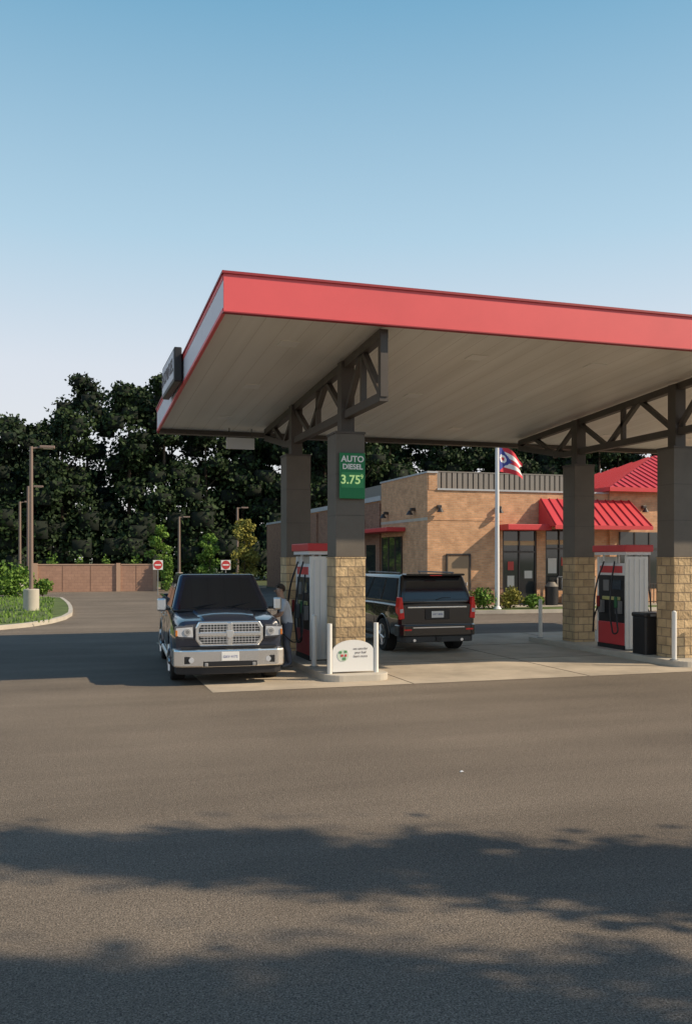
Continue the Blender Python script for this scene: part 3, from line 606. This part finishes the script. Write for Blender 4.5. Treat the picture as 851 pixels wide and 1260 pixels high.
boxes('side_mullions',[((FX0-.10,y,1.8),(.03,.08,3.0)) for y in(40.6,41.5,42.45,43.38)],MUL,bd)
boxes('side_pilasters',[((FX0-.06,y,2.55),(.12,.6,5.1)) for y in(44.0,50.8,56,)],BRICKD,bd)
DR=M('service_door',(.30,.21,.13),.6); B('service_door',16.5,17.55,FY-.05,FY-.031,.12,2.35,DR,bd); boxes('door_frame',[((16.46,FY-.055,1.25),(.08,.05,2.3)),((17.59,FY-.055,1.25),(.08,.05,2.3)),((17.02,FY-.055,2.42),(1.2,.05,.08))],MUL,bd); box('door_handle',(17.42,FY-.08,1.1),(.04,.06,.14),CHROME2,bd)
def sconce(x,y,z,nx,ny):
    box('sconce',(x+nx*.12,y+ny*.12,z),(.2,.2,.14),MUL,bd,.02)
    cyl('sconce_shade',(x+nx*.26,y+ny*.26,z-.05),(x+nx*.26,y+ny*.26,z-.25),.05,MUL,bd,r1=.17)
for x in(16.05,19.0): sconce(x,FY,4.55,0,-1)
sconce(FX0-.06,39.0,4.5,-1,0); sconce(FX0-.06,42.6,4.5,-1,0); sconce(26.6,FY-.12,4.7,0,-1)
for y in(46.5,52,58): sconce(FX0,y,4.3,-1,0)
x0,x1,y0,y1=24.5,37.1,36.9,45.5; zc=5.58
xa,xb=30.6,31.0
v=[(x0,y0,zc),(x1,y0,zc),(x1,y1,zc),(x0,y1,zc),(xa,41.9,7.8),(xb,41.9,7.8)]
mesh('hip_roof',v,[(0,1,5,4),(1,2,5),(2,3,4,5),(3,0,4),(0,3,2,1)],RED,bd)
rb=[]
for i in range(1,30):
    t=i/30; x=x0+(x1-x0)*t; tt=min(1,min((x-x0)/(xa-x0),(x1-x)/(x1-xb))); rb.append(((x,y0,zc+.03),(x,y0+(41.9-y0)*tt,zc+2.22*tt+.03)))
for i in range(1,20):
    t=i/20; y=y0+(y1-y0)*t; tt=min(1,min((y-y0)/(41.9-y0),(y1-y)/(y1-41.9))); rb.append(((x0,y,zc+.03),(x0+(xa-x0)*tt,y,zc+2.22*tt+.03)))
beam('hip_roof_seams',rb,.03,.05,M('seam_red',(.48,.03,.04),.45),bd)
B('hip_fascia',x0-.03,x1,y0-.05,y0-.001,5.40,5.60,RED,bd); B('hip_fascia_side',x0-.05,x0-.001,y0,y1,5.40,5.60,RED,bd)
B('tower_side',24.8,25.2,FY+.3,45,5.2,5.55,BRICK,bd)
e=group('trash_can',(21.3,36.7,.12)); cyl('body',(0,0,0),(0,0,.85),.28,BLACK,e,r1=.3); cyl('lid',(0,0,.85),(0,0,1.05),.31,M('bin_lid',(.2,.18,.15),.5),e,r1=.15)
e=group('propane_cage',(22.7,36.9,.12)); boxes('frame',[((x,y,.65),(.05,.05,1.3)) for x in(-.8,0,.8) for y in(-.3,.3)]+[((0,y,z),(1.65,.05,.05)) for y in(-.3,.3) for z in(.03,.66,1.28)],M('cage',(.35,.33,.3),.5),e)
cyls('tanks',[((x,0,z),(x,0,z+.4),.15) for x in(-.6,-.2,.2,.6) for z in(.08,.72)],M('tank_white',(.6,.6,.58),.4),e)
e=group('patio_railing',(25.8,35.9,.12)); boxes('rail',[((0,0,.95),(3.2,.04,.05)),((0,0,.12),(3.2,.04,.04))]+[((x,0,.5),(.03,.03,.9)) for x in np.arange(-1.55,1.6,.16)],MUL,e)
def bush(name,x,y,r,h,mat,z=.12,n=900,ls=.12):
    e=group(name,(x,y,z)); bl=[((rng.uniform(-r*.5,r*.5),rng.uniform(-r*.4,r*.4),h*rng.uniform(.3,.7)),(r*.55,r*.5,h*.36)) for _ in range(9)]
    V,F=leaves(bl,n//9,ls); fastmesh('foliage',V,F,mat,e)
    v,f=limbs([((0,0,-.02),(rng.uniform(-r*.4,r*.4),rng.uniform(-r*.3,r*.3),h*.6),.025,.01) for _ in range(5)]); fastmesh('stems',v,f,BARK,e)
for x,y,r,h,mt in((16.0,34.4,.6,.75,LEAFY),(16.9,34.6,.65,.9,LEAFS),(18.1,34.6,.6,.95,LEAFY),(19.0,34.3,.5,.6,LEAFS),(15.7,36.2,.5,.8,LEAFS),(21.5,34.4,.35,.35,LEAFS),(24,34.4,.4,.4,LEAFY)): bush('shrub',x,y,r,h,mt)
fl=group('flagpole',(17.35,34.3,.12)); cyl('pole',(0,0,0),(0,0,9.2),.10,WHITE2,fl,r1=.07); cyl('base_collar',(0,0,0),(0,0,.15),.2,WHITE2,fl,r1=.1)
bm=bmesh.new(); bmesh.ops.create_uvsphere(bm,u_segments=16,v_segments=10,radius=.09); m_=bpy.data.meshes.new('finial'); bm.to_mesh(m_); bm.free(); m_.materials.append(CHROME2); o=bpy.data.objects.new('finial',m_); link(o,fl); o.location=(0,0,9.27)
FR=M('flag_red',(.6,.04,.06),.8); FW=M('flag_white',(.8,.8,.8),.8); FB=M('flag_blue',(.05,.07,.30),.8)
nx,nz=40,25; V=[];F=[];mi=[]
for i in range(nx+1):
    for j in range(nz+1):
        u=i/nx; w=j/nz; tp_=u*.22; zz=(w*(1-2*tp_)+tp_)*1.2
        V.append((.10+u*1.15,.16*math.sin(u*7+w*1.5)*u**.5,5.75+zz-.55*u**1.3))
for i in range(nx):
    for j in range(nz):
        u=(i+.5)/nx; w=(j+.5)/nz
        if u>.8 and abs(w-.5)<(u-.8)*1.6: continue
        F.append((i*(nz+1)+j,(i+1)*(nz+1)+j,(i+1)*(nz+1)+j+1,i*(nz+1)+j+1))
        if abs(w-.5)<.5-u*1.0:
            dd=math.hypot((u-.17)*1.25,(w-.5)*1.1); k=2 if dd>.17 else (1 if dd>.08 else 0)
        else: k=0 if int(w*5)%2==0 else 1
        mi.append(k)
fastmesh('flag_cloth',V,F,[FR,FW,FB],fl,mi)
# ------------------------------------------------------------ far-left objects
FEN=brickmat('enclosure_block',(.40,.24,.17),(.35,.21,.15),(.30,.18,.135),.4,.2,.012,bump=.2,var=.08)
fn=group('dumpster_enclosure')
boxes('walls',[((1.0,63.6,.9),(5.2,.15,1.8)),((5.0,63.6,.9),(2.3,.15,1.8)),((-1.6,66,.9),(.15,4.6,1.8)),((6.1,66,.9),(.15,4.6,1.8))],FEN,fn)
boxes('posts',[((x,63.55,.95),(.28,.3,1.95)) for x in(-1.6,3.72,6.15)],M('fence_post',(.45,.30,.21),.8),fn)
boxes('gate_seams',[((x,63.52,.9),(.03,.01,1.7)) for x in(.1,1.9,4.9)],M('fence_gap',(.12,.07,.05),.9),fn)
boxes('cap_rail',[((1.0,63.6,1.83),(5.2,.22,.07)),((5.0,63.6,1.83),(2.2,.22,.07))],M('fence_cap',(.45,.31,.23),.8),fn)
LP=M('lamp_post_bronze',(.22,.16,.13),.5)
def lamp(x,y,h,base=True,dirx=1,r=.085):
    e=group('street_lamp',(x,y,.0)); z=.12
    if base: cyl('concrete_base',(0,0,-.02),(0,0,1.0),.31,KERB,e,bevel=.03,n=28); z=1.0
    cyl('pole',(0,0,z),(0,0,h),r,LP,e,r1=r*.8,n=12); cyl('arm',(0,0,h-.08),(dirx*.45,0,h-.02),.04,LP,e,n=8)
    box('lamp_head',(dirx*.62,0,h-.01),(.6,.32,.12),LP,e,.03); box('lens',(dirx*.65,0,h-.075),(.35,.22,.012),LM,e)
lamp(-1.15,39.1,6.8); lamp(-2.0,62,6.9,r=.11); lamp(-3.0,74,6.6,r=.11); lamp(9.9,80.5,5.9,r=.12); lamp(14.4,77,6.6,r=.12)
SR=M('sign_red',(.55,.05,.05),.5)
def dne(x,y,zc=1.85):
    e=group('do_not_enter_sign',(x,y,0)); cyl('post',(0,0,0),(0,0,zc+.3),.03,GALV,e,n=8)
    box('panel',(0,-.04,zc),(.58,.01,.58),SIGNW,e); prism('red_disc',[(.26*math.cos(a),zc+.26*math.sin(a)) for a in np.linspace(0,2*math.pi,28)[:-1]],-.052,-.047,SR,e,axis='y'); box('white_bar',(0,-.056,zc),(.36,.006,.08),SIGNW,e)
dne(5.6,55.9); dne(9.5,54.6)
tree('sapling',6.9,66.5,4.6,.95,1.0,LEAFS,BARK,nb=30,nl=80,ls=.2,tr=.05,nlimb=6,sz=(.30,.48))
tree('sapling',10.1,65,4.0,.9,.9,LEAFS,BARK,nb=30,nl=80,ls=.2,tr=.05,nlimb=6,sz=(.30,.48))
tree('sapling',12.5,64.4,5.0,1.15,1.0,LEAFY,BARK,nb=34,nl=80,ls=.22,tr=.06,nlimb=6,sz=(.28,.46))
bush('shrub',-2.4,53,1.1,1.9,LEAFS,n=1600,ls=.2); bush('shrub',6.9,63.0,.5,2.6,LEAFS,z=0,n=900,ls=.2); bush('shrub',-1.0,54.5,.6,1.0,LEAFS,n=700,ls=.18)
for x in(-.6,1.4,3.3,5.3): bush('conifer_shrub',x,69.5,.5,2.7+rng.uniform(-.2,.2),LEAFS,z=0,n=500,ls=.2)
raised('grass_verge',[(-12,68.2),(15,68.2),(15,76),(-12,76)],.1)
# ------------------------------------------------------------ forest
VV=[];FF=[];MI=[];k=0
def addg(V,F,m):
    global k
    VV.append(V); FF.append(F+k); MI.append(np.full(len(F),m)); k+=len(V)
x=-70
while x<115:
    near=-14<x<66
    for row,(yy,dh) in enumerate(((93,0),(100,1.0))):
        xx=x+rng.uniform(-1.4,1.4)+row*2.4; y=yy+rng.uniform(-2.5,2.5)
        h=(15.8 if xx<0.5 else 19.8)+dh+rng.uniform(-1.8,1.4)
        V,F,v2,f2,bl=tree_geo(xx,y,h,rng.uniform(3.8,5.0),.6 if row==0 else 5,nb=36,nl=(160 if row==0 else 100) if near else 40,ls=.46 if near else .8,tr=.28,sz=(.30,.52))
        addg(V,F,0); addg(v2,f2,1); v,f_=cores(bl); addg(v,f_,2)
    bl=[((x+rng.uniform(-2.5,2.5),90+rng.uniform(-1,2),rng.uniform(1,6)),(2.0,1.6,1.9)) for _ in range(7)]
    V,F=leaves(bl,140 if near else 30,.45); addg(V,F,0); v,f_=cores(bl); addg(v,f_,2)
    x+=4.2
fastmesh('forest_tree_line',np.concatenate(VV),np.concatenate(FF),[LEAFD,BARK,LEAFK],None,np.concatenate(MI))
# ------------------------------------------------------------ shade trees to the right of the camera (outside view)
for (x,y,h,cr,zl) in ((10.6,2.35,9.6,.85,3.4),(13.9,1.0,11,1.0,5.),(9.5,.15,8.8,1.0,3.0),(12.9,-1.1,10.5,1.1,4.0),(10.2,-1.2,9.5,1.2,3.6),(8.6,-.5,8.0,1.1,3.0)):
    tree('shade_tree',x,y,h,cr,zl,LEAFC,BARK,nb=70,nl=120,ls=.15,tr=.10,nlimb=16,sz=(.35,.6),soft=True)
# ------------------------------------------------------------ light
sv_=Vector((1.3,-.6,1.0)).normalized()
sun=bpy.data.lights.new('sun','SUN'); sun.energy=5.0; sun.angle=math.radians(.6); sun.color=(1,.82,.60)
so=bpy.data.objects.new('sun',sun); COL.objects.link(so); so.rotation_euler=sv_.to_track_quat('Z','Y').to_euler()
w=bpy.data.worlds.new('World'); S.world=w; w.use_nodes=True; N=w.node_tree.nodes; L=w.node_tree.links
sk=N.new('ShaderNodeTexSky'); sk.sky_type='NISHITA'; sk.sun_disc=False; sk.sun_elevation=math.asin(sv_.z); sk.sun_rotation=math.atan2(sv_.x,sv_.y); sk.air_density=1.0; sk.dust_density=2.2; sk.ozone_density=1.0
tc=N.new('ShaderNodeTexCoord'); sp=N.new('ShaderNodeSeparateXYZ'); L.new(tc.outputs['Generated'],sp.inputs[0])
rp=N.new('ShaderNodeValToRGB'); cr=rp.color_ramp; L.new(sp.outputs[2],rp.inputs[0])
pts=[(0,(.95,.90,.88)),(.20,(.80,.85,.92)),(.33,(.50,.72,.87)),(.52,(.21,.47,.68)),(.72,(.07,.20,.40)),(1,(.04,.12,.30))]
cr.elements[0].position=0; cr.elements[0].color=(*pts[0][1],1); cr.elements[1].position=1; cr.elements[1].color=(*pts[-1][1],1)
for p,c_ in pts[1:-1]:
    q=cr.elements.new(p); q.color=(*c_,1)
sc=N.new('ShaderNodeVectorMath'); sc.operation='SCALE'; sc.inputs['Scale'].default_value=1/.11; L.new(rp.outputs[0],sc.inputs[0])
mx=N.new('ShaderNodeMix'); mx.data_type='RGBA'; mx.inputs[0].default_value=.82; L.new(sk.outputs[0],mx.inputs[6]); L.new(sc.outputs[0],mx.inputs[7])
bg=N['Background']; bg.inputs[1].default_value=.11; L.new(mx.outputs[2],bg.inputs[0])
# ------------------------------------------------------------ camera
cd=bpy.data.cameras.new('camera'); co=bpy.data.objects.new('camera',cd); COL.objects.link(co); co.location=(0,0,2.25)
co.rotation_euler=(math.radians(90),0,math.radians(-17.4)); cd.sensor_fit='VERTICAL'; cd.sensor_height=36; cd.lens=31.94; cd.shift_y=.0452; cd.clip_end=4000; cd.clip_start=.1
S.camera=co
S.view_settings.view_transform='Standard'; S.view_settings.look='None'; S.view_settings.exposure=0
